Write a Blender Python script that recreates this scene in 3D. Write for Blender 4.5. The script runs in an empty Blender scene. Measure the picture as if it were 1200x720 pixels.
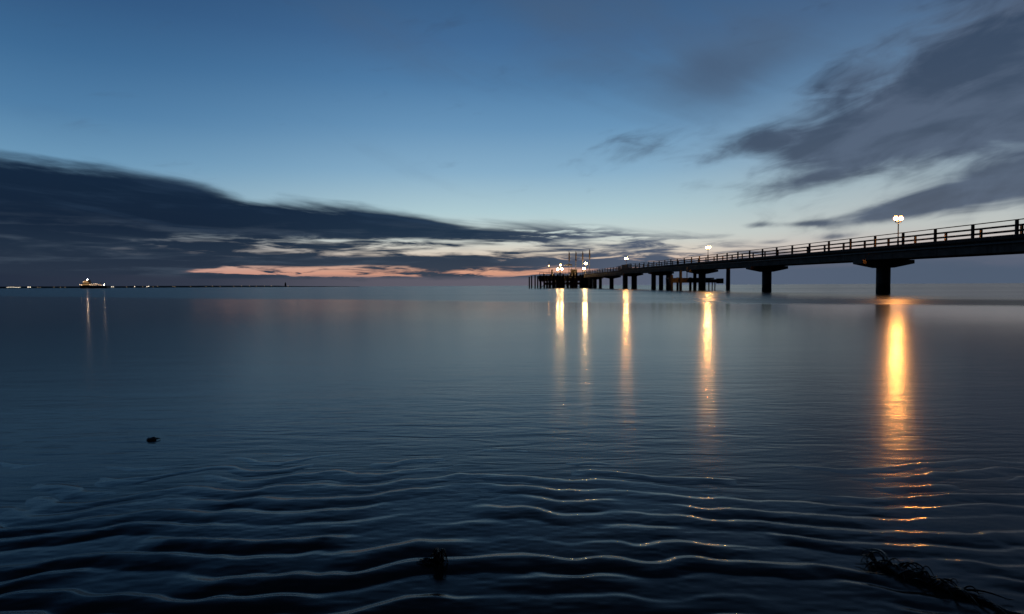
import bpy, bmesh, math, random
import numpy as np
from mathutils import Vector, Matrix

random.seed(7)
rng = np.random.default_rng(11)
scene = bpy.context.scene
col = scene.collection
R = math.radians
CAM_H = 0.92
FPX = 733.0            # focal length of the photograph in its own pixels (1200 wide)

# ---------------------------------------------------------------- render / view
scene.render.engine = 'CYCLES'
scene.cycles.use_denoising = True
scene.cycles.max_bounces = 6
scene.cycles.sample_clamp_indirect = 6.0
scene.cycles.sample_clamp_direct = 120.0
vs = scene.view_settings
vs.view_transform = 'Standard'
vs.look = 'None'
vs.exposure = 0.0
vs.gamma = 1.0
vs.use_curve_mapping = False

def lin(c):
    out = []
    for v in c:
        v = v / 255.0
        out.append(v / 12.92 if v <= 0.04045 else ((v + 0.055) / 1.055) ** 2.4)
    return (*out, 1.0)

# ---------------------------------------------------------------- node expression helper
class G:
    """tiny wrapper: arithmetic on node sockets"""
    nt = None
    def __init__(self, s): self.s = s
    @staticmethod
    def link(a, sock):
        if isinstance(a, G): G.nt.links.new(a.s, sock)
        else: sock.default_value = a
    @staticmethod
    def m(op, a, b=None, c=None):
        n = G.nt.nodes.new('ShaderNodeMath'); n.operation = op
        G.link(a, n.inputs[0])
        if b is not None: G.link(b, n.inputs[1])
        if c is not None: G.link(c, n.inputs[2])
        return G(n.outputs[0])
    def __add__(a, b): return G.m('ADD', a, b)
    __radd__ = __add__
    def __sub__(a, b): return G.m('SUBTRACT', a, b)
    def __rsub__(a, b): return G.m('SUBTRACT', b, a)
    def __mul__(a, b): return G.m('MULTIPLY', a, b)
    __rmul__ = __mul__
    def __truediv__(a, b): return G.m('DIVIDE', a, b)
    def __neg__(a): return G.m('MULTIPLY', a, -1.0)

def smooth(x, a, b):
    n = G.nt.nodes.new('ShaderNodeMapRange'); n.interpolation_type = 'SMOOTHSTEP'
    if a <= b:
        lo, hi, t0, t1 = a, b, 0.0, 1.0
    else:
        lo, hi, t0, t1 = b, a, 1.0, 0.0
    G.link(x, n.inputs['Value'])
    n.inputs['From Min'].default_value = lo; n.inputs['From Max'].default_value = hi
    n.inputs['To Min'].default_value = t0; n.inputs['To Max'].default_value = t1
    return G(n.outputs['Result'])

def window(x, a, b, c, d): return smooth(x, a, b) * smooth(x, d, c)

def noise(x, y, z=0.0, scale=1.0, detail=4.0, rough=0.5, dist=0.0):
    cmb = G.nt.nodes.new('ShaderNodeCombineXYZ')
    G.link(x, cmb.inputs[0]); G.link(y, cmb.inputs[1]); G.link(z, cmb.inputs[2])
    n = G.nt.nodes.new('ShaderNodeTexNoise'); n.noise_dimensions = '3D'
    G.nt.links.new(cmb.outputs[0], n.inputs['Vector'])
    n.inputs['Scale'].default_value = scale; n.inputs['Detail'].default_value = detail
    n.inputs['Roughness'].default_value = rough; n.inputs['Distortion'].default_value = dist
    return G(n.outputs[0])

def ramp(x, pts, lo, hi):
    """pts: [(x value, rgba or float)]"""
    t = (x - lo) / (hi - lo) if isinstance(x, G) else x
    n = G.nt.nodes.new('ShaderNodeValToRGB'); n.color_ramp.interpolation = 'EASE' if False else 'LINEAR'
    el = n.color_ramp.elements
    while len(el) < len(pts): el.new(0.5)
    for e, (p, c) in zip(el, pts):
        e.position = (p - lo) / (hi - lo)
        e.color = c if not isinstance(c, (int, float)) else (c, c, c, 1)
    G.link(t, n.inputs[0])
    return G(n.outputs[0])

def mixc(f, a, b, mode='MIX'):
    n = G.nt.nodes.new('ShaderNodeMix'); n.data_type = 'RGBA'; n.blend_type = mode
    n.clamp_factor = True
    G.link(f, n.inputs[0]); G.link(a, n.inputs[6]); G.link(b, n.inputs[7])
    return G(n.outputs[2])

# ---------------------------------------------------------------- where a photograph pixel looks (used to describe the sky in degrees)
PITCH = math.atan(25.0 / FPX); ROLL = R(0.29)
cam_rot = (R(90) - PITCH, ROLL, 0.0)
from mathutils import Euler
CM = Euler(cam_rot, 'XYZ').to_matrix()
def azel(px, py):
    d = CM @ Vector(((px - 600) / FPX, (360 - py) / FPX, -1.0))
    return math.degrees(math.atan2(d.x, d.y)), math.degrees(math.atan2(d.z, math.hypot(d.x, d.y)))

# ================================================================ SKY
world = bpy.data.worlds.new("World"); scene.world = world
world.use_nodes = True
nt = world.node_tree; nt.nodes.clear(); G.nt = nt
tc = nt.nodes.new('ShaderNodeTexCoord')
sep = nt.nodes.new('ShaderNodeSeparateXYZ'); nt.links.new(tc.outputs['Generated'], sep.inputs[0])
X, Y, Z = (G(sep.outputs[i]) for i in range(3))
DEG = 57.29578
az = G.m('ARCTAN2', X, Y) * DEG
el = G.m('ARCSINE', G.m('MINIMUM', G.m('MAXIMUM', Z, -1.0), 1.0)) * DEG

# clear air: afterglow towards the sunset (a little right of centre), deeper blue away from it
glow = ramp(el, [(-4, lin((120, 105, 112))), (0, lin((176, 142, 136))), (1.2, lin((226, 162, 132))), (2.0, lin((226, 186, 162))), (2.8, lin((222, 208, 190))),
                 (4.2, lin((204, 212, 206))), (6.6, lin((176, 204, 211))), (10.2, lin((135, 174, 201))), (14, lin((104, 148, 185))),
                 (17.7, lin((80, 125, 167))), (21, lin((67, 107, 150))), (25, lin((56, 92, 132))), (30, lin((30, 52, 80))), (36, lin((19, 35, 58))), (45, lin((15, 29, 50))), (90, lin((7, 14, 27)))], -4, 90)
away = ramp(el, [(-4, lin((58, 66, 84))), (0, lin((120, 116, 128))), (1.2, lin((206, 152, 138))), (2.3, lin((196, 176, 168))),
                 (5, lin((150, 180, 196))), (9.4, lin((108, 152, 184))), (13, lin((80, 126, 166))), (17, lin((62, 106, 148))),
                 (21, lin((50, 88, 130))), (25, lin((40, 74, 114))), (30, lin((23, 43, 70))), (36, lin((15, 29, 49))), (45, lin((12, 24, 42))), (90, lin((7, 14, 27)))], -4, 90)
right = ramp(el, [(-4, lin((78, 88, 112))), (0, lin((98, 106, 132))), (1.5, lin((160, 140, 150))), (2.6, lin((196, 180, 176))), (4.5, lin((190, 195, 192))),
                  (8, lin((164, 182, 190))), (12, lin((130, 158, 182))), (16, lin((98, 130, 162))),
                  (21, lin((74, 104, 140))), (25, lin((60, 86, 120))), (30, lin((32, 49, 72))), (36, lin((19, 33, 53))), (45, lin((15, 28, 48))), (90, lin((7, 14, 27)))], -4, 90)
base = mixc(smooth(az, -3, -38), glow, away)
base = mixc(smooth(az, 8, 34), base, right)

# --- thin high veil near the top of the view and small grey wisps
def gauss(px, py, rx, ry, rot=0.0):
    """soft oval cloud: centre and radii in degrees, rot = tilt of its long axis"""
    ca, ce = azel(px, py)
    x = az - ca; y = el - ce
    c, s = math.cos(R(rot)), math.sin(R(rot))
    u = (x * c + y * s) / rx; v = (y * c - x * s) / ry
    return G.m('EXPONENT', -(u * u + v * v))

# streak coordinates for the right-hand clouds (they run up to the right)
def rotc(rot):
    c, s = math.cos(R(rot)), math.sin(R(rot))
    return az * c + el * s, el * c - az * s
ru, rv = rotc(11)
nr = noise(ru * 0.135, rv * 0.27, 3.1, 1.0, 5.0, 0.52, 0.7)
nf = noise(ru * 0.21, rv * 0.72, 8.4, 1.0, 5.0, 0.52, 0.6)
nv = noise(az * 0.055 - el * 0.02, el * 0.22 + az * 0.085, 5.0, 1.0, 4.0, 0.55, 0.5)

veil = gauss(700, 15, 13, 6.5, -20) * 0.75 + gauss(850, 85, 5.0, 2.6, 8) * 0.85 + gauss(450, 30, 10, 3.0, -28) * 0.40 + gauss(930, 20, 9, 5, 10) * 0.35
veil_m = smooth(veil * 0.8 + (nv - 0.5) * 1.0 + (nf - 0.5) * 0.2, 0.05, 1.0) * 0.62
base = mixc(veil_m, base, lin((76, 94, 118)))
spot = gauss(848, 84, 4.2, 1.7, 4) * 0.8 + gauss(815, 70, 3.5, 1.6, 0) * 0.3
base = mixc(smooth(spot + (nv - 0.5) * 1.2 + (nr - 0.5) * 0.7, 0.15, 1.1) * 0.34, base, lin((64, 78, 102)))

wisp = gauss(772, 180, 6.5, 1.5, -6) * 0.30 + gauss(716, 172, 3.0, 1.0, 4) * 0.34 + gauss(826, 184, 2.2, 0.7, 4) * 0.30 + gauss(800, 158, 4.0, 1.0, 0) * 0.16
rb = (gauss(1140, 124, 11.5, 2.5, 9) * 1.05 + gauss(1010, 170, 5.8, 1.4, 6) * 0.70 + gauss(1205, 210, 8.5, 1.15, 10) * 1.0 + gauss(1075, 240, 6.8, 0.75, 12) * 0.92
      + gauss(905, 163, 3.0, 1.0, 4) * 0.68 + gauss(950, 212, 4.4, 0.8, 13) * 0.70 + gauss(985, 98, 3.6, 1.8, 20) * 0.52
      + gauss(1205, 40, 13, 6.0, 12) * 0.80 + gauss(1290, 120, 9, 8, 14) * 0.95
      + gauss(890, 264, 1.9, 0.30, 0) * 0.66 + gauss(950, 262, 1.7, 0.26, 0) * 0.64 + gauss(985, 277, 1.6, 0.24, 2) * 0.55 + gauss(905, 284, 1.6, 0.25, 0) * 0.62 + gauss(840, 276, 1.8, 0.24, 0) * 0.55)
right_m = smooth(rb + wisp * 0.85 + (nr - 0.5) * 1.05 + (nf - 0.5) * 1.3, 0.16, 1.12)
rc = mixc(smooth(el, 6, 20), lin((66, 78, 98)), lin((54, 70, 93)))
rc = mixc(smooth(nr * 0.6 + nf * 0.4, 0.40, 0.62), lin((80, 94, 116)), rc)
base = mixc(right_m * 0.93, base, rc)

# --- long dark bank from the left, its top sinking towards the right
T_pts = [(0, 178), (90, 188), (200, 207), (290, 227), (330, 226), (400, 236), (480, 246), (560, 260), (620, 262), (740, 268), (800, 274), (880, 283), (960, 296)]
tl = [(azel(*p)[0], azel(*p)[1] / 20.0) for p in T_pts]
tl = [(-70, 0.60)] + tl + [(60, 0.02)]
top = ramp(az, tl, -70, 60) * 20.0
bu, bv = rotc(-7)
n1 = noise(bu * 0.10, bv * 0.75, 1.7, 1.0, 5.0, 0.55, 0.4)
n2 = noise(az * 0.085, el * 0.95, 6.3, 1.0, 5.0, 0.55, 0.3)
n3 = noise(az * 0.20, el * 1.75, 2.9, 1.0, 5.0, 0.58, 0.5)
m_top = smooth(top + (n1 - 0.5) * 2.4 - el, -0.35, 1.0)
gap = window(el + (n1 - 0.5) * 0.8, 2.3, 3.0, 3.9, 4.7) * smooth(az, -38, -14)
hole1 = smooth(n2 * 0.45 + n3 * 0.55 + gap * 0.13, 0.545, 0.71) * gap
scatter = smooth(az, -4, 14)
hole2 = smooth(n2 * 0.2 + n3 * 0.8 + scatter * 0.09 + smooth(el, 3.2, 5.0) * 0.03, 0.592, 0.70) * smooth(az, -6, 1) * smooth(el, 1.1, 1.8)
pink = window(el + (n3 - 0.5) * 1.6, 0.85, 1.15, 1.6, 2.2) * window(az, -29, -22, 3, 12)
hole3 = smooth(pink * 0.85 + (n2 - 0.5) * 1.9 + (n3 - 0.5) * 3.0, 0.38, 0.95) * 0.9 * smooth(pink, 0.02, 0.25)
bank = m_top * (1 - hole1) * (1 - hole2 * 0.93) * (1 - hole3)
bc = ramp(el, [(0, lin((60, 68, 82))), (1.5, lin((54, 64, 79))), (3.2, lin((44, 58, 75))), (5, lin((32, 50, 70))), (7.5, lin((24, 42, 66))), (12, lin((28, 50, 78)))], 0, 12)
bcl = ramp(el, [(0, lin((42, 52, 68))), (1.5, lin((40, 51, 68))), (3.2, lin((33, 47, 65))), (5, lin((22, 37, 57))), (7.5, lin((21, 38, 59))), (12, lin((22, 42, 67)))], 0, 12)
bcr = ramp(el, [(0, lin((88, 97, 115))), (3.0, lin((76, 87, 107))), (5, lin((86, 98, 118))), (12, lin((84, 96, 118)))], 0, 12)
bcol = mixc(smooth(az, -6, -30), bc, bcl)
bcol = mixc(smooth(az, -4, 12), bcol, bcr)
bcol = mixc(smooth(n2 * 0.6 + n3 * 0.4, 0.46, 0.64) * 0.55 * smooth(el, 6.5, 3.5), bcol, lin((74, 87, 103)))
bcol = mixc(smooth(n1 * 0.7 + n2 * 0.3, 0.46, 0.68) * 0.42 * smooth(el, 3.5, 6.0), bcol, lin((46, 67, 92)))
base = mixc(bank, base, bcol)

# --- dull murk lying on the horizon
mt = ramp(az, [(-60, 0.13), (-25, 0.085), (-5, 0.075), (4, 0.075), (12, 0.15), (24, 0.235), (60, 0.27)], -60, 60) * 10.0
murk = smooth(mt + (n3 - 0.5) * 0.9 - el, -0.25, 0.30) * ramp(az, [(-60, 0.95), (8, 0.95), (24, 0.9), (60, 0.9)], -60, 60)
mc = ramp(az, [(-42, lin((34, 45, 63))), (-26, lin((52, 58, 74))), (-12, lin((92, 90, 102))), (2, lin((104, 100, 112))), (14, lin((88, 100, 121))), (36, lin((78, 92, 112)))], -42, 60)
base = mixc(murk, base, mc)

# the side of the sky opposite the sunset is already night-dark
behind = smooth(G.m('ABSOLUTE', az), 48, 100)
base = mixc(behind * smooth(el, 75, 45), base, lin((13, 19, 31)))
bg = nt.nodes.new('ShaderNodeBackground'); bg.inputs['Strength'].default_value = 1.0
G.link(base, bg.inputs['Color'])
out = nt.nodes.new('ShaderNodeOutputWorld'); nt.links.new(bg.outputs[0], out.inputs['Surface'])
try:
    world.cycles.sampling_method = 'MANUAL'; world.cycles.sample_map_resolution = 2048
except Exception: pass

# ================================================================ MATERIALS
def new_mat(name):
    m = bpy.data.materials.new(name); m.use_nodes = True
    b = m.node_tree.nodes['Principled BSDF']
    G.nt = m.node_tree
    return m, b

def obj_xyz():
    t = G.nt.nodes.new('ShaderNodeTexCoord'); s = G.nt.nodes.new('ShaderNodeSeparateXYZ')
    G.nt.links.new(t.outputs['Object'], s.inputs[0])
    return tuple(G(s.outputs[i]) for i in range(3))

def bump(b, h, strength, dist):
    n = G.nt.nodes.new('ShaderNodeBump'); n.inputs['Strength'].default_value = strength; n.inputs['Distance'].default_value = dist
    G.link(h, n.inputs['Height']); G.nt.links.new(n.outputs[0], b.inputs['Normal'])
    return n

def mottled(name, c1, c2, scale=3.0, rough=0.8, bstr=0.3):
    m, b = new_mat(name)
    x, y, z = obj_xyz()
    n = noise(x, y, z, scale, 6, 0.6)
    G.link(mixc(smooth(n, 0.35, 0.68), (*c1, 1), (*c2, 1)), b.inputs['Base Color'])
    b.inputs['Roughness'].default_value = rough
    bump(b, n, bstr, 0.02)
    return m

def pier_concrete():
    m, b = new_mat('weathered_concrete')
    x, y, z = obj_xyz()
    n = noise(x * 0.6, y * 0.6, z * 1.4, 1.2, 7, 0.62)
    streak = noise(x * 3.0, y * 3.0, z * 0.25, 1.0, 4, 0.6)
    c = mixc(smooth(n, 0.38, 0.66), (0.15, 0.112, 0.085, 1), (0.24, 0.185, 0.145, 1))
    c = mixc(smooth(streak, 0.52, 0.70) * 0.7, c, (0.07, 0.055, 0.045, 1))
    G.link(c, b.inputs['Base Color']); b.inputs['Roughness'].default_value = 0.85
    bump(b, n, 0.35, 0.03)
    return m

def pillar_mat():
    m, b = new_mat('algae_stained_concrete')
    x, y, z = obj_xyz()
    n = noise(x, y, z * 1.2, 1.6, 7, 0.62)
    c = mixc(smooth(n, 0.30, 0.66), (0.10, 0.08, 0.065, 1), (0.16, 0.13, 0.105, 1))
    c = mixc(smooth(z + (n - 0.5) * 1.2, 1.25, 0.7), c, (0.018, 0.024, 0.016, 1))
    G.link(c, b.inputs['Base Color']); b.inputs['Roughness'].default_value = 0.8
    bump(b, n, 0.4, 0.03)
    return m

def wood_mat(name, c1, c2):
    m, b = new_mat(name)
    x, y, z = obj_xyz()
    n = noise(x * 6, y * 0.8, z * 6, 1.5, 6, 0.65)
    G.link(mixc(smooth(n, 0.35, 0.68), (*c1, 1), (*c2, 1)), b.inputs['Base Color'])
    b.inputs['Roughness'].default_value = 0.75
    bump(b, n, 0.4, 0.01)
    return m

def emit_mat(name, c, s):
    m, b = new_mat(name)
    b.inputs['Base Color'].default_value = (0.8, 0.8, 0.78, 1)
    b.inputs['Emission Color'].default_value = (*c, 1)
    b.inputs['Emission Strength'].default_value = s
    return m

M_conc = pier_concrete(); M_pillar = pillar_mat()
M_wood = wood_mat('dark_weathered_timber', (0.035, 0.025, 0.019), (0.075, 0.055, 0.042))
M_pile = wood_mat('wet_pile_timber', (0.022, 0.019, 0.016), (0.05, 0.041, 0.034))
M_grey_pile = wood_mat('grey_bleached_pile', (0.16, 0.14, 0.11), (0.30, 0.26, 0.2))
M_metal = mottled('dark_painted_steel', (0.05, 0.052, 0.055), (0.085, 0.08, 0.075), 4.0, 0.5, 0.1)
M_cloth = mottled('furled_flag_cloth', (0.035, 0.03, 0.034), (0.07, 0.055, 0.055), 5.0, 0.9, 0.3)
M_hut = mottled('brown_hut_boards', (0.022, 0.017, 0.014), (0.04, 0.03, 0.024), 2.0, 0.8, 0.3)
M_lamp = emit_mat('sodium_lamp_glass', (1.0, 0.42, 0.115), 1200.0)
M_lamp2 = emit_mat('warm_lamp_glass', (1.0, 0.50, 0.17), 1250.0)
M_head = emit_mat('pier_head_lamp_glass', (1.0, 0.60, 0.24), 230.0)
M_yel = emit_mat('yellow_lamp_glass', (1.0, 0.66, 0.16), 30.0)
M_beacon = emit_mat('amber_beacon_glass', (1.0, 0.45, 0.12), 25.0)

def frosted():
    m, b = new_mat('frosted_amber_globe')
    n = m.node_tree.nodes; l = m.node_tree.links
    t = n.new('ShaderNodeBsdfTransparent'); e = n.new('ShaderNodeEmission'); mx = n.new('ShaderNodeMixShader')
    t.inputs[0].default_value = (1.0, 0.9, 0.75, 1)
    e.inputs[0].default_value = (1.0, 0.40, 0.10, 1); e.inputs[1].default_value = 3.2
    mx.inputs[0].default_value = 0.45
    l.new(t.outputs[0], mx.inputs[1]); l.new(e.outputs[0], mx.inputs[2])
    l.new(mx.outputs[0], n['Material Output'].inputs['Surface'])
    return m
M_frost = frosted()

# ================================================================ MESH HELPERS
class MB:
    def __init__(self): self.bm = bmesh.new()
    def box(self, c, s, rot=None, bev=0.0):
        m = Matrix.Translation(Vector(c))
        if rot is not None: m = m @ rot.to_4x4()
        m = m @ Matrix.Diagonal((s[0], s[1], s[2], 1))
        r = bmesh.ops.create_cube(self.bm, size=1.0, matrix=m)
        if bev:
            es = {e for v in r['verts'] for e in v.link_edges}
            bmesh.ops.bevel(self.bm, geom=list(es), offset=bev, segments=1, affect='EDGES')
        return self
    def tube(self, pts, rad, seg=8, cap=True):
        """swept tube; rad a number or one per point"""
        pts = [Vector(p) for p in pts]
        n = len(pts)
        rad = [rad] * n if isinstance(rad, (int, float)) else rad
        rings = []
        up = Vector((0.123, 0.31, 0.94))
        for i, p in enumerate(pts):
            t = (pts[min(i + 1, n - 1)] - pts[max(i - 1, 0)]).normalized()
            a = t.cross(up)
            if a.length < 1e-3: a = t.cross(Vector((1, 0, 0)))
            a.normalize(); b = t.cross(a)
            rings.append([self.bm.verts.new(p + (a * math.cos(2 * math.pi * k / seg) + b * math.sin(2 * math.pi * k / seg)) * rad[i]) for k in range(seg)])
        for i in range(n - 1):
            for k in range(seg):
                f = self.bm.faces.new((rings[i][k], rings[i][(k + 1) % seg], rings[i + 1][(k + 1) % seg], rings[i + 1][k]))
                f.smooth = True
        if cap:
            self.bm.faces.new(rings[0][::-1]); self.bm.faces.new(rings[-1])
        return self
    def lathe(self, prof, c=(0, 0, 0), seg=16):
        rings = []
        for r, z in prof:
            rings.append([self.bm.verts.new((c[0] + r * math.cos(2 * math.pi * k / seg), c[1] + r * math.sin(2 * math.pi * k / seg), c[2] + z)) for k in range(seg)])
        for i in range(len(prof) - 1):
            for k in range(seg):
                f = self.bm.faces.new((rings[i][k], rings[i][(k + 1) % seg], rings[i + 1][(k + 1) % seg], rings[i + 1][k])); f.smooth = True
        self.bm.faces.new(rings[0][::-1]); self.bm.faces.new(rings[-1])
        return self
    def sphere(self, c, r, seg=16, sz=1.0):
        m = Matrix.Translation(Vector(c)) @ Matrix.Diagonal((1, 1, sz, 1))
        q = bmesh.ops.create_uvsphere(self.bm, u_segments=seg, v_segments=max(6, seg // 2), radius=r, matrix=m)
        for v in q['verts']:
            for f in v.link_faces: f.smooth = True
        return self
    def prism(self, poly, y0, y1):
        """poly in x,z extruded along y"""
        a = [self.bm.verts.new((x, y0, z)) for x, z in poly]; b = [self.bm.verts.new((x, y1, z)) for x, z in poly]
        n = len(poly)
        self.bm.faces.new(a); self.bm.faces.new(b[::-1])
        for i in range(n): self.bm.faces.new((a[i], b[i], b[(i + 1) % n], a[(i + 1) % n]))
        return self
    def sweep(self, sect, ys, zf, xf=None):
        """closed section (x, z) swept along y with height zf(y)"""
        rings = [[self.bm.verts.new((x, y, z + zf(y))) for x, z in sect] for y in ys]
        n = len(sect)
        for a, b in zip(rings, rings[1:]):
            for i in range(n): self.bm.faces.new((a[i], b[i], b[(i + 1) % n], a[(i + 1) % n]))
        self.bm.faces.new(rings[0]); self.bm.faces.new(rings[-1][::-1])
        return self
    def build(self, name, mats, parent=None, loc=None):
        bmesh.ops.recalc_face_normals(self.bm, faces=self.bm.faces[:])
        me = bpy.data.meshes.new(name); self.bm.to_mesh(me); self.bm.free()
        for m in (mats if isinstance(mats, (list, tuple)) else [mats]): me.materials.append(m)
        o = bpy.data.objects.new(name, me); col.objects.link(o)
        if parent is not None: o.parent = parent
        if loc is not None: o.location = loc
        return o

def tag(o, label=None, cat=None, group=None, kind=None):
    if label: o['label'] = label
    if cat: o['category'] = cat
    if group: o['group'] = group
    if kind: o['kind'] = kind
    return o

def empty(name, loc, rz=0.0, **kw):
    o = bpy.data.objects.new(name, None); col.objects.link(o)
    o.location = loc; o.rotation_euler = (0, 0, rz); o.empty_display_size = 0.5
    return tag(o, **kw)

def copy_tree(o, parent=None):
    c = o.copy(); col.objects.link(c); c.parent = parent
    for ch in [q for q in bpy.data.objects if q.parent == o]: copy_tree(ch, c)
    return c

def rect(x0, x1, z0, z1): return [(x0, z0), (x1, z0), (x1, z1), (x0, z1)]

# ================================================================ WATER
def water_mat():
    m, b = new_mat('sea_water')
    x, y, z = obj_xyz()
    d = G.m('SQRT', x * x + y * y)
    # ruffled water beyond an oblique line where the swell runs over a bar
    wob = noise(x * 0.05, y * 0.05, 0.0, 1.0, 3, 0.5)
    bar = y + x * 0.60 - 37.0 + (wob - 0.5) * 9.0
    far = smooth(bar, -3.0, 3.0)
    strip = window(bar, -3.0, 3.0, 9.0, 18.0) * smooth(x, 7.0, 14.0)
    near = smooth(d, 9.0, 2.5)
    b.inputs['Base Color'].default_value = (0.004, 0.009, 0.014, 1)
    b.inputs['IOR'].default_value = 1.23
    patch = noise(x * 0.12, y * 0.30, 4.0, 1.0, 3, 0.5)
    band = noise(x * 0.006, y * 0.035, 2.0, 1.0, 3, 0.55)
    mid = smooth(d, 5.0, 22.0)
    rgh = 0.21 - smooth(d, 6.0, 26.0) * 0.075 + far * 0.095 + strip * 0.075 - smooth(d, 3.4, 2.0) * 0.12 + (patch - 0.5) * 0.03 + (band - 0.5) * 0.12 * far
    G.link(rgh, b.inputs['Roughness'])
    # low ripples lying across the view, fading with distance
    w1 = noise(x * 1.9, y * 6.0, 1.0, 1.0, 3, 0.55, 0.6)
    w2 = noise(x * 0.35, y * 1.6, 7.0, 1.0, 2, 0.5, 0.2)
    w3 = noise(x * 5.0, y * 19.0, 3.0, 1.0, 3, 0.5, 0.6) * smooth(d, 16, 4)
    w4 = noise(x * 2.2, y * 8.5, 9.0, 1.0, 2, 0.5, 0.8) * window(d, 2.4, 3.2, 4.2, 7.0)
    h = w1 * 0.0036 + w2 * 0.006 + w3 * 0.0011 + w4 * 0.0045
    h = h * (1.0 - smooth(d, 4.5, 12) * 0.50) * (1.0 - smooth(d, 12, 40) * 0.35)
    bump(b, h, 1.0, 1.0)
    return m

bm = MB()
# one sheet: fine rows near the camera are not needed, the ripples are in the surface normal
ys = [-60, -20, -5, 0, 5, 20, 60, 200, 600, 2000, 6000, 20000]
xs = [-20000, -6000, -2000, -600, -200, -60, -20, 0, 20, 60, 200, 600, 2000, 6000, 20000]
vv = [[bm.bm.verts.new((x, y, 0)) for x in xs] for y in ys]
for j in range(len(ys) - 1):
    for i in range(len(xs) - 1):
        bm.bm.faces.new((vv[j][i], vv[j][i + 1], vv[j + 1][i + 1], vv[j + 1][i]))
water = bm.build('water', water_mat())
tag(water, 'calm dark blue sea mirroring the dusk sky and pier lamps', 'sea', kind='structure')

# ================================================================ SAND with ripple marks
def vnoise(x, y, seed):
    r = np.random.default_rng(seed); N = 256
    g = r.random((N, N))
    xi = np.floor(x).astype(int); yi = np.floor(y).astype(int)
    fx = x - xi; fy = y - yi
    fx = fx * fx * fx * (fx * (fx * 6 - 15) + 10); fy = fy * fy * fy * (fy * (fy * 6 - 15) + 10)
    a = g[xi % N, yi % N]; b_ = g[(xi + 1) % N, yi % N]; c = g[xi % N, (yi + 1) % N]; d_ = g[(xi + 1) % N, (yi + 1) % N]
    return (a * (1 - fx) + b_ * fx) * (1 - fy) + (c * (1 - fx) + d_ * fx) * fy
def fbm(x, y, seed, o=3):
    s = 0; a = 1; t = 0
    for i in range(o):
        s = s + a * vnoise(x * 2 ** i + 17.3 * i, y * 2 ** i + 5.1 * i, seed + i); t += a; a *= 0.5
    return s / t

def sand_height(x, y):
    warp = (fbm(x * 0.9 + 40, y * 0.22 + 40, 3, 3) - 0.5) * 0.50 + (fbm(x * 4.2 + 9, y * 1.6 + 70, 8, 3) - 0.5) * 0.085
    lam = 0.090 + 0.012 * (y - 1.8)
    ph = (y + warp) / lam + 0.15
    k = np.floor(ph)
    f = ph - k                                  # 0 trough .. 0.56 crest .. 1 trough, away from the camera
    # each crest swells and dies out along its length
    amp = np.clip((vnoise(x * 3.1 + k * 7.37 + 60, k * 3.1 + 50, 21) - 0.22) * 2.1, 0.05, 1.0) * np.interp(vnoise(x * 0.8 + 33, y * 1.1 + 12, 77), [0.2, 0.5], [0.72, 1.0])
    fc = 0.70
    c = np.where(f < fc, np.sin(np.pi / 2 * np.clip(f / fc, 0, 1)) ** 1.15, 0.5 + 0.5 * np.cos(np.pi * (f - fc) / (1 - fc)))
    A = 0.0098 * np.interp(y, [1.2, 2.3, 3.0, 3.8, 7.0], [1.0, 1.0, 0.62, 0.24, 0.12])
    rip = A * amp * c
    rip = rip + (0.0014 * (vnoise(x * 9 + 5, y * 26 + 5, 61) - 0.5) + 0.0008 * (vnoise(x * 31 + 5, y * 50 + 5, 63) - 0.5)) * np.interp(y, [1.2, 3.5], [1.0, 0.5])
    und = (fbm(x * 0.55 + 20, y * 0.75 + 20, 31, 2) - 0.5) * 0.008
    base = np.interp(y, [-6, 0.0, 1.6, 2.1, 2.6, 3.2, 4.2, 9.0], [0.10, 0.012, 0.0024, 0.0012, -0.0008, -0.0032, -0.0062, -0.10])
    return base + rip + und

def sand_mesh():
    yy = np.concatenate([np.arange(-6, 1.2, 0.08), np.arange(1.2, 3.4, 0.004), np.arange(3.4, 9.01, 0.012)])
    xx = np.concatenate([np.arange(-12, -4.0, 0.08), np.arange(-4.0, 4.0, 0.011), np.arange(4.0, 12.01, 0.08)])
    Xg, Yg = np.meshgrid(xx, yy)
    Zg = sand_height(Xg, Yg)
    ny, nx = Xg.shape
    co = np.stack([Xg, Yg, Zg], -1).reshape(-1, 3).astype(np.float32)
    idx = np.arange(ny * nx).reshape(ny, nx)
    q = np.stack([idx[:-1, :-1], idx[:-1, 1:], idx[1:, 1:], idx[1:, :-1]], -1).reshape(-1, 4)
    me = bpy.data.meshes.new('sand')
    me.vertices.add(len(co)); me.vertices.foreach_set('co', co.ravel())
    me.loops.add(q.size); me.loops.foreach_set('vertex_index', q.ravel().astype(np.int32))
    me.polygons.add(len(q))
    me.polygons.foreach_set('loop_start', np.arange(0, q.size, 4, dtype=np.int32))
    me.polygons.foreach_set('loop_total', np.full(len(q), 4, dtype=np.int32))
    me.polygons.foreach_set('use_smooth', np.ones(len(q), dtype=bool))
    me.update(calc_edges=True); me.validate()
    m, b = new_mat('wet_rippled_sand')
    x, y, z = obj_xyz()
    n = noise(x, y, z, 260.0, 3, 0.6)
    n2_ = noise(x, y, z, 3.0, 4, 0.6)
    G.link(mixc(smooth(n2_, 0.35, 0.65), (0.026, 0.023, 0.020, 1), (0.042, 0.036, 0.031, 1)), b.inputs['Base Color'])
    G.link(0.05 + n2_ * 0.06, b.inputs['Roughness']); b.inputs['IOR'].default_value = 1.25
    bump(b, n, 0.25, 0.0012)
    me.materials.append(m)
    o = bpy.data.objects.new('sand', me); col.objects.link(o)
    return tag(o, 'wet dark sand with long ripple marks at the water edge', 'sand', kind='structure')
sand = sand_mesh()
def sand_z(x, y): return float(max(0.0, sand_height(np.array([x]), np.array([y]))[0]))

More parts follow.
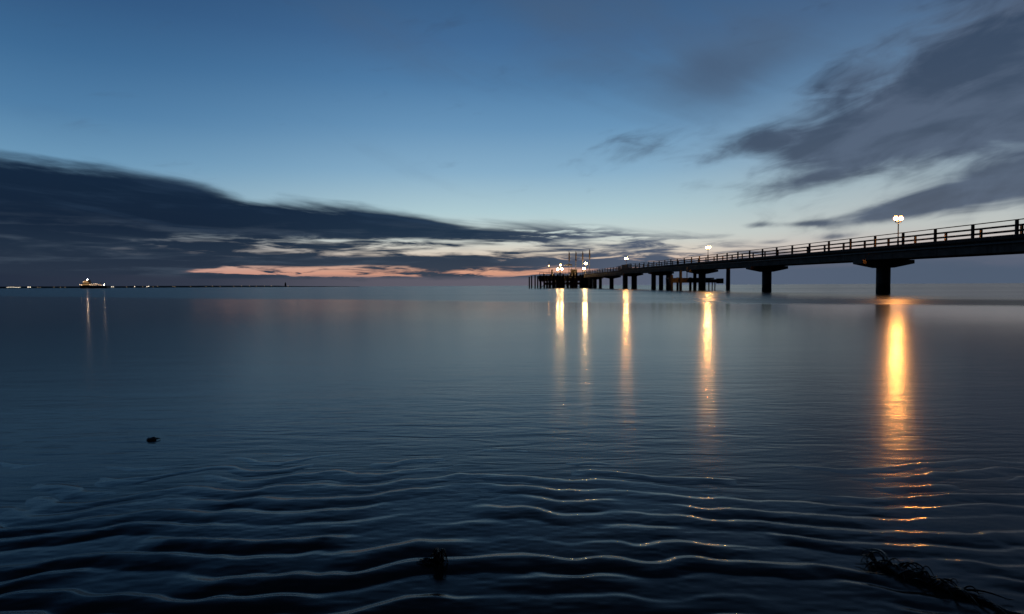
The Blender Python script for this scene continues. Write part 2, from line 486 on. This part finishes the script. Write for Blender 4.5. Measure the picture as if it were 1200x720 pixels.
# ================================================================ PIER
PX0, PSL = 35.86, 0.0575
PRZ = math.atan(PSL)
W = 4.15
def zdeck(y): return 3.85 + 0.0064 * min(y, 153.0) - max(0.0, min(1.0, (y - 153.0) / 4.0)) * 0.25
def pier_pt(x, y, z):
    c, s = math.cos(PRZ), math.sin(PRZ)
    return Vector((PX0 + x * c - y * s, x * s + y * c, z))
pier = empty('pier', (PX0, 0, 0), PRZ, label='long dark pier on thick pillars running far out over the sea', cat='pier')
Y0, Y1 = 4.0, 209.0
yseg = [Y0] + [Y0 + 6 * i for i in range(1, 34)] + [153.0, 157.0, Y1]
yseg = sorted(set(v for v in yseg if v <= Y1))
MB().sweep(rect(0.0, W, -0.24, 0.0), yseg, zdeck).build('deck', M_conc, pier)
for xo in (0.22, W - 0.77):
    MB().sweep(rect(xo, xo + 0.55, -1.10, -0.242), yseg, zdeck).build('girder', M_conc, pier)
MB().sweep(rect(-0.045, 0.0, -0.20, 0.05), yseg, zdeck).build('edge_board', M_wood, pier)
MB().sweep(rect(0.05, 0.15, -0.50, -0.40), yseg, zdeck).build('service_pipe', M_metal, pier)
PIL = [11.5, 34.9] + [58.3 + 23.4 * k for k in range(7)]
for i, yp in enumerate(PIL):
    zt = zdeck(yp) - 1.103
    MB().prism([(-0.40, zt), (W + 0.40, zt), (W + 0.40, zt - 0.34), (W / 2 + 0.55, zt - 0.72), (W / 2 - 0.55, zt - 0.72), (-0.40, zt - 0.34)], yp - 0.75, yp + 0.75).build('crosshead', M_conc, pier)
    if yp < 120:
        offs = [(W / 2, 0.60)]
    elif yp < 140:
        offs = [(0.55, 0.48), (2.1, 0.45), (3.75, 0.62)]
    elif yp < 160:
        offs = [(0.3, 0.62), (2.5, 0.68)]
    elif yp < 180:
        offs = [(W / 2, 0.60)]
    else:
        offs = [(0.4, 0.5), (2.0, 0.45), (3.6, 0.5)]
    for xo, rr in offs:
        zb = zt - 0.40
        p = MB().lathe([(rr, -1.2), (rr, 0.35), (rr * 0.985, 0.5), (rr * 0.985, zt - 0.30)], (0, 0, 0), 20).build('pillar', M_pillar, pier)
        p.location = (xo, yp, 0)

def railing(side_x, offset):
    rb = MB()
    for zc, w, h in ((1.02, 0.10, 0.06), (0.66, 0.06, 0.13), (0.30, 0.06, 0.13)):
        xi = side_x + (0.075 if side_x > 1 else -0.075) * (0 if zc > 1 else -1)
        rb.sweep(rect(xi - w / 2, xi + w / 2, zc - h / 2, zc + h / 2), yseg, zdeck)
    r = rb.build('railing', M_wood, pier)
    post = None; y = offset
    while y < Y1:
        if post is None:
            post = MB().box((0, 0, 0.495), (0.16, 0.17, 0.99), None, 0.01).build('railing_post', M_wood, r); po = post
        else:
            po = post.copy(); col.objects.link(po); po.parent = r
        po.location = (side_x, y, zdeck(y) + 0.001)
        y += 3.7
railing(0.12, 4.8)
railing(W - 0.12, 5.0)
# boarded and latticed stretch of the near railing below the third lamp
bay = zdeck(150.0)
MB().box((-0.02, 151.2, bay + 0.52), (0.05, 6.2, 1.08)).build('boarded_panel', M_wood, pier)
for yc in (146.4, 156.8):
    lp = MB()
    for k in range(5): lp.box((-0.02, yc - 1.5 + 0.75 * k, zdeck(yc) + 0.58), (0.06, 0.14, 1.16))
    for k in range(4): lp.box((-0.02, yc, zdeck(yc) + 0.12 + 0.30 * k), (0.052, 3.2, 0.12))
    lp.build('lattice_panel', M_wood, pier)

# ---------------- lamps on the pier
def pier_lamp(y, h, label, mat, r=0.2, x=0.16):
    p = pier_pt(x, y, zdeck(y))
    t = empty('pier_lamp', p, PRZ, label=label, cat='street lamp', group='lamps along the pier')
    MB().lathe([(0.13, 0.0), (0.13, 0.06), (0.075, 0.10), (0.07, 0.5), (0.045, 0.55), (0.04, h - 0.12), (0.06, h - 0.10), (0.015, h + 0.05)], seg=12).build('pole', M_metal, t)
    MB().tube([(-0.225, 0, h - 0.26), (-0.24, 0, h - 0.36), (0, 0, h - 0.42), (0.24, 0, h - 0.36), (0.225, 0, h - 0.26)], 0.025, 8).build('crossarm', M_metal, t)
    for sx in (-0.225, 0.225):
        g = MB().sphere((sx, 0, h), r * 0.98, 24, 0.98).build('lamp_globe', M_frost, t)
        MB().sphere((sx, 0, h), r * 0.70, 16).build('bulb', mat, g)
        MB().lathe([(0.12, h + r * 0.90), (0.09, h + r * 1.02), (0.012, h + r * 1.2)], (sx, 0, 0), 12).build('lamp_cap', M_metal, g)
        MB().lathe([(0.06, h - 0.30), (0.09, h - r * 0.90)], (sx, 0, 0), 12).build('lamp_socket', M_metal, g)
    return t
pier_lamp(53.7, 2.30, 'brightest pier lamp, above the pillar nearest the shore', M_lamp, 0.22, 0.24)
pier_lamp(97.6, 2.22, 'pier lamp above the low landing stage, second from the shore', M_lamp2, 0.22, 0.24)
pier_lamp(150.6, 2.46, 'pier lamp above the boarded railing, between landing stage and pier head', M_lamp2, 0.24, 0.24)

# ---------------- low landing stage around the third pillar
ls = empty('landing_stage', (31.0, 104.6, 0), 0.0, label='low landing stage on thin piles under the pier near its second lamp', cat='jetty')
MB().box((-0.7, 2.2, 1.98), (7.6, 2.4, 0.22)).build('deck', M_wood, ls)
lb = MB()
for yy_ in (1.2, 3.1): lb.box((-0.3, yy_, 1.56), (8.4, 0.3, 0.58))
lb.build('beam', M_wood, ls)
MB().box((4.45, 2.15, 1.55), (0.5, 2.3, 0.85)).build('fender', M_pile, ls)
for xo, yo, rr, ht in ((-4.1, 0.9, 0.25, 2.6), (-2.6, 0.85, 0.24, 3.4), (-0.2, 0.85, 0.28, 3.3), (-4.1, 3.5, 0.24, 2.2), (-2.4, 3.5, 0.2, 2.2), (-0.2, 3.5, 0.22, 2.2), (2.75, 0.9, 0.09, 1.3), (3.2, 0.9, 0.09, 1.3), (3.0, 3.5, 0.10, 1.3)):
    MB().tube([(0, 0, -1), (0, 0, ht)], rr, 10).build('pile', M_pile, ls).location = (xo, yo, 0)
MB().box((-1.5, 0.95, 3.02), (0.12, 0.12, 1.84)).build('ladder_post', M_metal, ls)

# lone mooring pile
mp = MB().tube([(0, 0, -1.5), (0, 0, 1.0), (0.02, 0, 4.2)], [0.33, 0.34, 0.32], 14).build('mooring_pile', M_grey_pile, None, (35.9, 104.0, 0))
tag(mp, 'single pale weathered pile standing alone between two pier pillars', 'pile')

# ---------------- pier head: crowded timber platform
HD = 218.0
head = empty('timber_platform', (18.0, HD, 0), 0.0, label='crowded timber platform on many piles at the far end of the pier', cat='platform')
MB().box((1.0, 4.0, 3.75), (19.4, 14.0, 1.1)).build('deck', M_wood, head)
MB().box((0.4, -3.45, 3.1), (18.4, 0.5, 1.5)).build('beam', M_wood, head)
MB().box((0.6, -4.2, 1.55), (15.0, 2.2, 0.8)).build('landing', M_wood, head)
for xb, wb_ in ((-1.2, 2.6), (3.2, 1.8), (7.6, 4.0)):
    MB().box((xb, -3.7, 1.35), (wb_, 0.35, 2.6)).build('boarding', M_wood, head)
pile = None
def put_pile(xo, yo, rr, zt):
    global pile
    if pile is None:
        pile = MB().tube([(0, 0, -1.0), (0, 0, 0.3), (0, 0, 1.0)], [1, 1, 0.97], 10).build('pile', M_pile, head); p = pile
    else:
        p = pile.copy(); col.objects.link(p); p.parent = head
    p.location = (xo, yo, 0); p.scale = (rr, rr, zt)
for xo, zt in ((-12.0, 4.0), (-11.2, 4.3), (-10.0, 4.5), (-9.1, 4.2)): put_pile(xo, -1.5, 0.24, zt)
for i in range(17):
    put_pile(-8.2 + 1.12 * i + random.uniform(-0.2, 0.2), -4.7 + random.uniform(-0.3, 0.3), random.uniform(0.26, 0.42), random.uniform(4.3, 5.5) if i < 12 else 4.6)
for i in range(14):
    put_pile(-8.0 + 1.38 * i + random.uniform(-0.3, 0.3), 1.0, random.uniform(0.2, 0.32), 3.4)
for i in range(12):
    put_pile(-8.0 + 1.5 * i + random.uniform(-0.4, 0.4), 9.5, random.uniform(0.2, 0.32), 3.4)
br_ = MB()
for i in range(7):
    x0 = -8.0 + 2.6 * i
    br_.tube([(x0, -5.1, 0.3), (x0 + 2.4, -5.1, 2.6)], 0.09, 6); br_.tube([(x0 + 2.4, -5.15, 0.3), (x0, -5.15, 2.6)], 0.09, 6)
br_.build('bracing', M_pile, head)
lad = MB()
for xo in (5.2, 5.8): lad.tube([(xo, -5.45, -0.3), (xo, -5.45, 4.9)], 0.05, 6)
for k in range(14): lad.tube([(5.2, -5.45, 0.2 + 0.33 * k), (5.8, -5.45, 0.2 + 0.33 * k)], 0.03, 6)
lad.build('ladder', M_metal, head)
hr = MB()
hr.box((1.0, -2.9, 5.35), (19.2, 0.1, 0.10)); hr.box((1.0, -2.9, 4.85), (19.2, 0.08, 0.08))
railh = hr.build('railing', M_metal, head)
for i in range(16):
    MB().box((-8.5 + 1.27 * i, -2.9, 4.83), (0.11, 0.11, 1.05)).build('railing_post', M_metal, railh)

def flagpole(x, y, z0, h, label):
    t = empty('flagpole', (x, y, z0), 0.0, label=label, cat='flagpole', group='flagpoles on the pier head')
    MB().tube([(0, 0, 0), (0, 0, h * 0.5), (0, 0, h)], [0.10, 0.085, 0.06], 10).build('pole', M_metal, t)
    f = MB(); zs = np.linspace(h - 3.6, h - 0.15, 9)
    f.tube([(0.10 + 0.04 * math.sin(2.1 * i), 0.03 * math.cos(1.7 * i), z) for i, z in enumerate(zs)], [0.16, 0.25, 0.22, 0.26, 0.23, 0.25, 0.22, 0.2, 0.10], 10)
    f.build('furled_flag', M_cloth, t)
    MB().sphere((0, 0, h + 0.05), 0.11, 10).build('finial', M_metal, t)
FP = [(20.2, 'leftmost flagpole on the pier head with a furled dark flag'), (22.6, 'second flagpole from the left, rising above the small hut'),
      (25.0, 'third flagpole from the left, just left of two stacked lamps'), (27.45, 'tallest flagpole, rightmost of the four beside the pier end')]
for i, (x, lb_) in enumerate(FP): flagpole(x, 222.0, 4.3, 8.6 + (0.75 if i == 3 else 0), lb_)

hut = empty('kiosk', (21.7, 219.8, 4.3), 0.0, label='small dark boarded kiosk on the pier head below the flagpoles', cat='kiosk')
MB().box((0, 0, 0.95), (2.1, 2.0, 1.9)).build('wall', M_hut, hut)
MB().prism([(-1.25, 1.903), (1.25, 1.903), (1.0, 2.2), (-1.0, 2.2)], -1.2, 1.2).build('roof', M_metal, hut)
MB().box((0.3, -1.02, 0.85), (0.8, 0.05, 1.6)).build('door', M_metal, hut)

dv = empty('davit', (20.9, 219.0, 4.3), 0.0, label='dark boom reaching left above the pier head lamps', cat='davit')
MB().tube([(0, 0, 0), (0, 0, 3.6), (-0.3, 0, 3.85)], 0.10, 8).build('post', M_metal, dv)
MB().tube([(0.1, 0, 3.75), (-0.8, 0, 3.85), (-1.6, 0, 3.75), (-2.6, 0, 3.6)], [0.20, 0.30, 0.24, 0.08], 8).build('boom', M_metal, dv)

def head_lamp(x, y, h, label, mat, r):
    t = empty('pier_head_lamp', (x, y, 4.3), 0.0, label=label, cat='street lamp', group='lamps on the pier head')
    MB().lathe([(0.10, 0.0), (0.06, 0.1), (0.05, h - r + 0.02)], seg=10).build('pole', M_metal, t)
    MB().sphere((0, 0, h), r, 14).build('lamp_globe', mat, t)
    MB().lathe([(0.14, h + r * 0.85), (0.05, h + r * 1.25)], seg=10).build('lamp_cap', M_metal, t)
head_lamp(15.85, 217.0, 2.25, 'leftmost lamp of the close pair on the pier head', M_head, 0.34)
head_lamp(17.3, 217.0, 2.35, 'right lamp of the close pair, under the yellow lamp', M_head, 0.34)
head_lamp(17.15, 221.0, 3.8, 'dim yellow lamp above the close pair, left of the boom', M_yel, 0.34)
head_lamp(25.0, 217.5, 2.45, 'lower of the two stacked lamps near the pier end', M_head, 0.34)
head_lamp(25.85, 219.5, 4.25, 'upper of the two stacked lamps near the pier end', M_head, 0.38)

bc_ = empty('beacon', (13.0, 219.0, 4.3), 0.0, label='thin mast with a faint amber beacon left of the pier head lamps', cat='beacon')
MB().tube([(0, 0, 0), (0, 0, 5.3)], [0.07, 0.045], 8).build('mast', M_metal, bc_)
MB().box((0, 0, 4.6), (0.9, 0.06, 0.06)).build('crossbar', M_metal, bc_)
MB().sphere((-0.12, -0.1, 3.5), 0.16, 10).build('lamp', M_beacon, bc_)
bp = MB().lathe([(0.34, 0), (0.34, 0.2), (0.29, 0.3), (0.29, 1.6), (0.30, 1.7), (0.30, 2.0), (0.15, 2.15)], seg=14).build('mooring_bollard', M_pile, None, (13.9, 217.0, 4.3))
tag(bp, 'stout dark bollard standing up from the left part of the pier head', 'bollard')

# ================================================================ SHIP
M_hull = mottled('black_ship_hull', (0.018, 0.02, 0.024), (0.035, 0.036, 0.04), 0.4, 0.5, 0.05)
M_shipw = mottled('ship_cream_paint', (0.035, 0.024, 0.016), (0.06, 0.04, 0.028), 0.5, 0.6, 0.05)
M_shipd = mottled('ship_dark_deck', (0.06, 0.06, 0.065), (0.10, 0.10, 0.10), 0.5, 0.7, 0.05)
M_win = emit_mat('lit_ship_window', (1.0, 0.55, 0.22), 0.9)
M_sl = emit_mat('ship_deck_lamp', (1.0, 0.66, 0.40), 6.0)
M_sl2 = emit_mat('ship_mast_lamp', (1.0, 0.70, 0.48), 160.0)
SD = 820.0
ship = empty('ship', (-548.0, SD, 0), R(2), label='dark ship with lit decks anchored off the far shore', cat='ship')
hb = MB()
L = 18.5
st = []
for t in np.linspace(0, 1, 15):
    x = -L + 2 * L * t
    hw = 4.2 * (min(1, (t / 0.28)) ** 0.6 if t < 0.28 else 1.0) * (1.0 if t < 0.9 else 0.93)
    if t == 0: hw = 0.05
    sheer = 3.3 + 1.4 * max(0, (0.3 - t) / 0.3) ** 1.5 + 0.3 * max(0, (t - 0.7) / 0.3)
    rake = (0.9 * max(0, (0.3 - t) / 0.3))
    st.append([(x + rake * 1.6, 0.82 * hw), (x, hw), sheer])
prev = None
for (xb, wb), (xt, wt), sh in st:
    ring = [hb.bm.verts.new(p) for p in ((xb, -wb, -1.0), (xb, -wb * 1.02, 0.8), (xt, -wt, sh), (xt, wt, sh), (xb, wb * 1.02, 0.8), (xb, wb, -1.0))]
    if prev:
        for i in range(6): hb.bm.faces.new((prev[i], prev[(i + 1) % 6], ring[(i + 1) % 6], ring[i]))
    else: hb.bm.faces.new(ring)
    prev = ring
hb.bm.faces.new(prev[::-1])
hull = hb.build('hull', M_hull, ship)
MB().box((-8.6, 0, 4.75), (10.5, 6.2, 2.7)).box((-8.2, 0, 7.2), (8.0, 5.6, 2.15)).build('superstructure', M_shipw, ship)
br = MB().box((-8.6, 0, 9.25), (5.4, 5.0, 1.9)).box((-8.6, 0, 10.33), (6.0, 5.6, 0.22)).build('bridge', M_shipw, ship)
for zc, x0, x1, n, yw in ((5.0, -13.2, -4.2, 7, -3.13), (7.4, -11.6, -4.9, 6, -2.83)):
    for k in range(n):
        MB().box((x0 + (x1 - x0) * k / (n - 1), yw, zc), (0.75, 0.08, 0.75)).build('window', M_win, ship)
MB().box((-8.6, -2.53, 9.4), (4.6, 0.06, 0.7)).build('bridge_window', M_win, br)
MB().lathe([(1.0, 0), (0.95, 2.6), (1.1, 2.75), (1.1, 3.0)], (-4.9, 0, 8.3), 14).build('funnel', M_shipd, ship)
MB().tube([(-7.6, 0, 10.4), (-7.6, 0, 14.0)], [0.22, 0.12], 8).box((-7.6, 0, 12.4), (0.12, 3.4, 0.12)).box((-7.6, 0, 11.6), (1.8, 0.12, 0.12)).build('mast', M_shipd, ship)
MB().sphere((-7.6, -0.5, 11.6), 0.5, 10).build('mast_lamp', M_sl2, ship)
MB().sphere((15.5, -3.4, 4.9), 0.46, 10).build('stern_lamp', M_sl2, ship)
MB().tube([(15.5, -2.9, 3.4), (15.5, -2.9, 4.8), (15.5, -3.4, 5.0)], 0.1, 6).build('lamp_bracket', M_shipd, ship)
MB().box((3.8, 0, 4.6), (8.0, 5.0, 1.9)).build('deck_house', M_shipw, ship)
MB().tube([(8.5, 0, 3.5), (8.5, 0, 8.0)], 0.22, 8).tube([(8.5, 0, 7.9), (12.4, 0, 8.9)], 0.14, 8).tube([(8.5, 0, 6.0), (10.4, 0, 8.3)], 0.09, 6).build('crane', M_shipd, ship)
MB().tube([(13.6, 0, 3.4), (13.6, 0, 7.0)], 0.12, 6).build('aft_mast', M_shipd, ship)
for xo, zo in ((-15.8, 5.2), (-14.3, 4.9), (-13.5, 4.3), (-11.2, 8.9), (-3.0, 5.2), (-1.6, 4.6), (-0.6, 5.9), (0.8, 4.5), (2.0, 6.2), (3.4, 4.5), (4.4, 6.3), (5.2, 4.6), (6.4, 5.9), (8.6, 4.7), (10.6, 4.3), (12.2, 4.1)):
    MB().sphere((xo, -3.3 if abs(xo + 8) > 2 else -3.0, zo), 0.24, 8).build('deck_lamp', M_sl, ship)
rl = MB()
rl.box((4.0, -4.0, 4.35), (26, 0.08, 0.08))
for k in range(14): rl.box((-9 + 2 * k, -4.0, 3.85), (0.08, 0.08, 1.0))
rl.build('railing', M_shipd, ship)

# ================================================================ FAR SHORE
M_shore = mottled('dark_wooded_shore', (0.012, 0.016, 0.016), (0.024, 0.028, 0.026), 0.02, 0.95, 0.2)
SHD = 3000.0
fs = MB()
xs_ = np.linspace(-3600, -950, 340)
prev = None
for i, x in enumerate(xs_):
    t = (x + 3600) / 2650
    hgt = (4.2 + 2.6 * vnoise(np.array([x * 0.004 + 30]), np.array([3.0]), 5)[0] + 2.4 * vnoise(np.array([x * 0.02 + 30]), np.array([9.0]), 6)[0] + 1.6 * vnoise(np.array([x * 0.11 + 30]), np.array([2.0]), 9)[0])
    hgt *= (1.0 if t < 0.78 else max(0.12, 1 - (t - 0.78) / 0.22 * 0.9))
    ring = [fs.bm.verts.new(p) for p in ((x, SHD, -1), (x, SHD + 12, 1.2), (x, SHD + 40, hgt * 0.8), (x, SHD + 90, hgt), (x, SHD + 900, hgt + 0.5), (x, SHD + 960, -1))]
    if prev:
        for k in range(5): fs.bm.faces.new((prev[k], prev[k + 1], ring[k + 1], ring[k]))
    prev = ring
tag(fs.build('far_shore', M_shore), 'low dark wooded coast along the horizon on the left', 'shore', kind='structure')

M_town = emit_mat('town_lamp_white', (1.0, 0.82, 0.62), 3.0)
M_town_dim = emit_mat('town_lamp_dim', (1.0, 0.70, 0.45), 0.9)
def shore_x(px): return (px - 600) / FPX * (SHD - 4)
protos = {}
def shore_lamp(px, h, r, mat, label, group):
    key = (mat.name, r, h)
    if key not in protos:
        b = MB().tube([(0, 0, -1), (0, 0, h)], 0.25, 6)
        b.bm.faces.ensure_lookup_table(); nb = len(b.bm.faces)
        b.sphere((0, 0, h + r * 0.6), r, 8)
        b.bm.faces.ensure_lookup_table()
        for f in b.bm.faces[nb:]: f.material_index = 1
        o = b.build('shore_lamp', [M_shipd, mat]); protos[key] = o
    else:
        o = protos[key].copy(); col.objects.link(o)
    o.location = (shore_x(px), SHD - 4, random.uniform(-1.6, 0.6))
    tag(o, label, 'street lamp', group)
for px in np.arange(8.5, 24.5, 1.9):
    shore_lamp(px, 5.0, 1.25, M_town, 'white lamp in the close row at the left end of the far shore', 'row of white shore lights')
for px in (33.2, 35.6):
    shore_lamp(px, 6.0, 1.9, M_town, 'brighter white lamp of the pair between the left row and the ship', 'bright pair of shore lights')
for px in (44.5, 47.5, 63.5, 71.0, 76.5):
    shore_lamp(px, 5.0, 1.1, M_town_dim, 'faint small lamp on the far shore between the bright pair and the ship', 'faint shore lights left of the ship')
for px in (131.0, 133.0, 158.0, 172.5, 174.5):
    shore_lamp(px, 5.5, 1.6, M_town, 'bright lamp on the far shore close to the right of the ship', 'bright shore lights right of the ship')
for px in (148.5, 168, 180, 184, 203, 206, 224, 241, 250, 258, 274, 283, 292, 301, 311, 318, 338):
    shore_lamp(px + random.uniform(-1, 1), 5.0, 1.0, M_town_dim, 'faint small lamp on the far shore well right of the ship', 'faint shore lights right of the ship')
tw = empty('shore_tower', (shore_x(329), SHD + 60, 0), 0.0, label='tiny dark tower at the right end of the far shore', cat='tower')
MB().box((0, 0, 8.5), (6, 6, 17)).build('shaft', M_shore, tw)
MB().lathe([(3.4, 17.01), (1.6, 21), (0.2, 25)], seg=8).build('spire', M_shore, tw)

# ================================================================ WASHED-UP THINGS IN THE SHALLOWS
M_weed = mottled('wet_dark_seaweed', (0.010, 0.008, 0.006), (0.035, 0.026, 0.013), 40.0, 0.16, 0.3)
M_drift = mottled('wet_black_driftwood', (0.012, 0.010, 0.008), (0.04, 0.029, 0.02), 30.0, 0.18, 0.6)
M_stone = mottled('dark_wet_stone', (0.02, 0.02, 0.02), (0.05, 0.048, 0.045), 18.0, 0.4, 0.4)

def strand(mb, p, ang, length, lift, r0, curl, seg=6, flat=None):
    pts = []; q = Vector(p); a = ang
    n = 9
    for i in range(n):
        t = i / (n - 1)
        pts.append(Vector((q.x, q.y, p[2] + lift * math.sin(math.pi * min(1, t * 1.15)) + 0.002)))
        q = q + Vector((math.cos(a), math.sin(a), 0)) * (length / (n - 1))
        a += curl / n + random.uniform(-0.22, 0.22)
    mb.tube(pts, [r0 * (1 - 0.75 * (i / (n - 1))) for i in range(n)], seg)

def px_ground(px, py):
    d = CM @ Vector(((px - 600) / FPX, (360 - py) / FPX, -1.0))
    k = CAM_H / -d.z
    return d.x * k, d.y * k

# upright clump
cx_, cy_ = px_ground(514, 663)
wb = MB()
for i in range(46):
    a = random.uniform(0, 2 * math.pi); r_ = abs(random.gauss(0, 0.013))
    strand(wb, (r_ * math.cos(a), r_ * math.sin(a), 0.0), random.uniform(0, 2 * math.pi), random.uniform(0.02, 0.055), random.uniform(0.02, 0.062), random.uniform(0.0025, 0.005), random.uniform(-2, 2))
for i in range(12):
    strand(wb, (-0.01, random.uniform(-0.02, 0.01), 0.003), math.pi + random.uniform(-0.35, 0.3), random.uniform(0.05, 0.10), random.uniform(0.004, 0.016), 0.0035, random.uniform(-0.5, 0.5))
for i in range(16):
    wb.sphere((random.gauss(0.002, 0.010), random.gauss(0, 0.008), random.uniform(0.012, 0.060)), random.uniform(0.005, 0.010), 8)
for v in wb.bm.verts: v.co = Vector((v.co.x * 0.72, v.co.y * 0.72, v.co.z * 0.72))
tag(wb.build('seaweed_clump', M_weed, None, (cx_, cy_, sand_z(cx_, cy_) + 0.001)), 'upright tuft of dark seaweed on the rippled sand near centre foreground', 'seaweed')

# long tangle on the right
ax, ay = px_ground(1022, 662); bx_, by_ = px_ground(1190, 722)
drift = empty('driftwood_tangle', (ax, ay, 0), math.atan2(by_ - ay, bx_ - ax), label='long black branch tangled with weed in the right foreground shallows', cat='driftwood')
LN = math.hypot(bx_ - ax, by_ - ay)
mb_ = MB(); n = 16
mb_.tube([(LN * (i / (n - 1)) * 1.12, 0.010 * math.sin(i * 1.3), 0.008 + 0.004 * math.sin(i * 0.9)) for i in range(n)],
         [0.004, 0.009, 0.014, 0.018, 0.020, 0.021, 0.019, 0.017, 0.014, 0.013, 0.011, 0.010, 0.009, 0.009, 0.008, 0.007], 9).build('branch', M_drift, drift)
tb = MB()
for i in range(60):
    t = min(0.95, max(0.0, random.gauss(0.30, 0.18)))
    strand(tb, (LN * t, random.gauss(0, 0.016), 0.004), random.uniform(-0.8, 0.8) + (math.pi if random.random() < 0.4 else 0), random.uniform(0.03, 0.10), random.uniform(0.008, 0.036), random.uniform(0.002, 0.0045), random.uniform(-1.5, 1.5))
tb.build('tangled_weed', M_weed, drift)
for (t, a, l, lf) in ((0.16, 2.35, 0.17, 0.02), (0.03, 2.8, 0.06, 0.012), (0.58, -0.5, 0.12, 0.02), (0.62, 0.45, 0.14, 0.012), (0.76, -0.35, 0.10, 0.006)):
    tw_ = MB(); strand(tw_, (LN * t, 0.0, 0.010), a, l, lf, 0.0045, 0.3); tw_.build('twig', M_drift, drift)

# small lump further out on the left
sx_, sy_ = px_ground(177, 516)
sb = MB(); q = bmesh.ops.create_icosphere(sb.bm, subdivisions=4, radius=1.0)
for v in sb.bm.verts:
    p = v.co.copy()
    k = 1 + 0.30 * (vnoise(np.array([p.x * 1.7 + 9]), np.array([p.y * 1.7 + p.z * 2 + 9]), 4)[0] - 0.5) + 0.16 * (vnoise(np.array([p.x * 4 + 9]), np.array([p.z * 4 + p.y * 3 + 9]), 14)[0] - 0.5)
    v.co = Vector((p.x * 0.031 * k, p.y * 0.024 * k, p.z * 0.016 * k + 0.006 * p.x))
for f in sb.bm.faces: f.smooth = True
for i in range(8):
    strand(sb, (0.02, random.uniform(-0.012, 0.012), 0.002), random.uniform(-0.5, 0.5), random.uniform(0.025, 0.04), 0.004, 0.003, 0.2)
tag(sb.build('stone', M_stone, None, (sx_, sy_, 0.002)), 'small dark stone breaking the water surface at left', 'stone')

# ================================================================ CAMERA
cam = bpy.data.cameras.new('camera'); cam.sensor_fit = 'HORIZONTAL'; cam.sensor_width = 36.0
cam.lens = 36.0 * FPX / 1200.0
cam.clip_start = 0.05; cam.clip_end = 60000.0
co_ = bpy.data.objects.new('camera', cam); col.objects.link(co_)
co_.location = (0, 0, CAM_H); co_.rotation_euler = cam_rot
scene.camera = co_
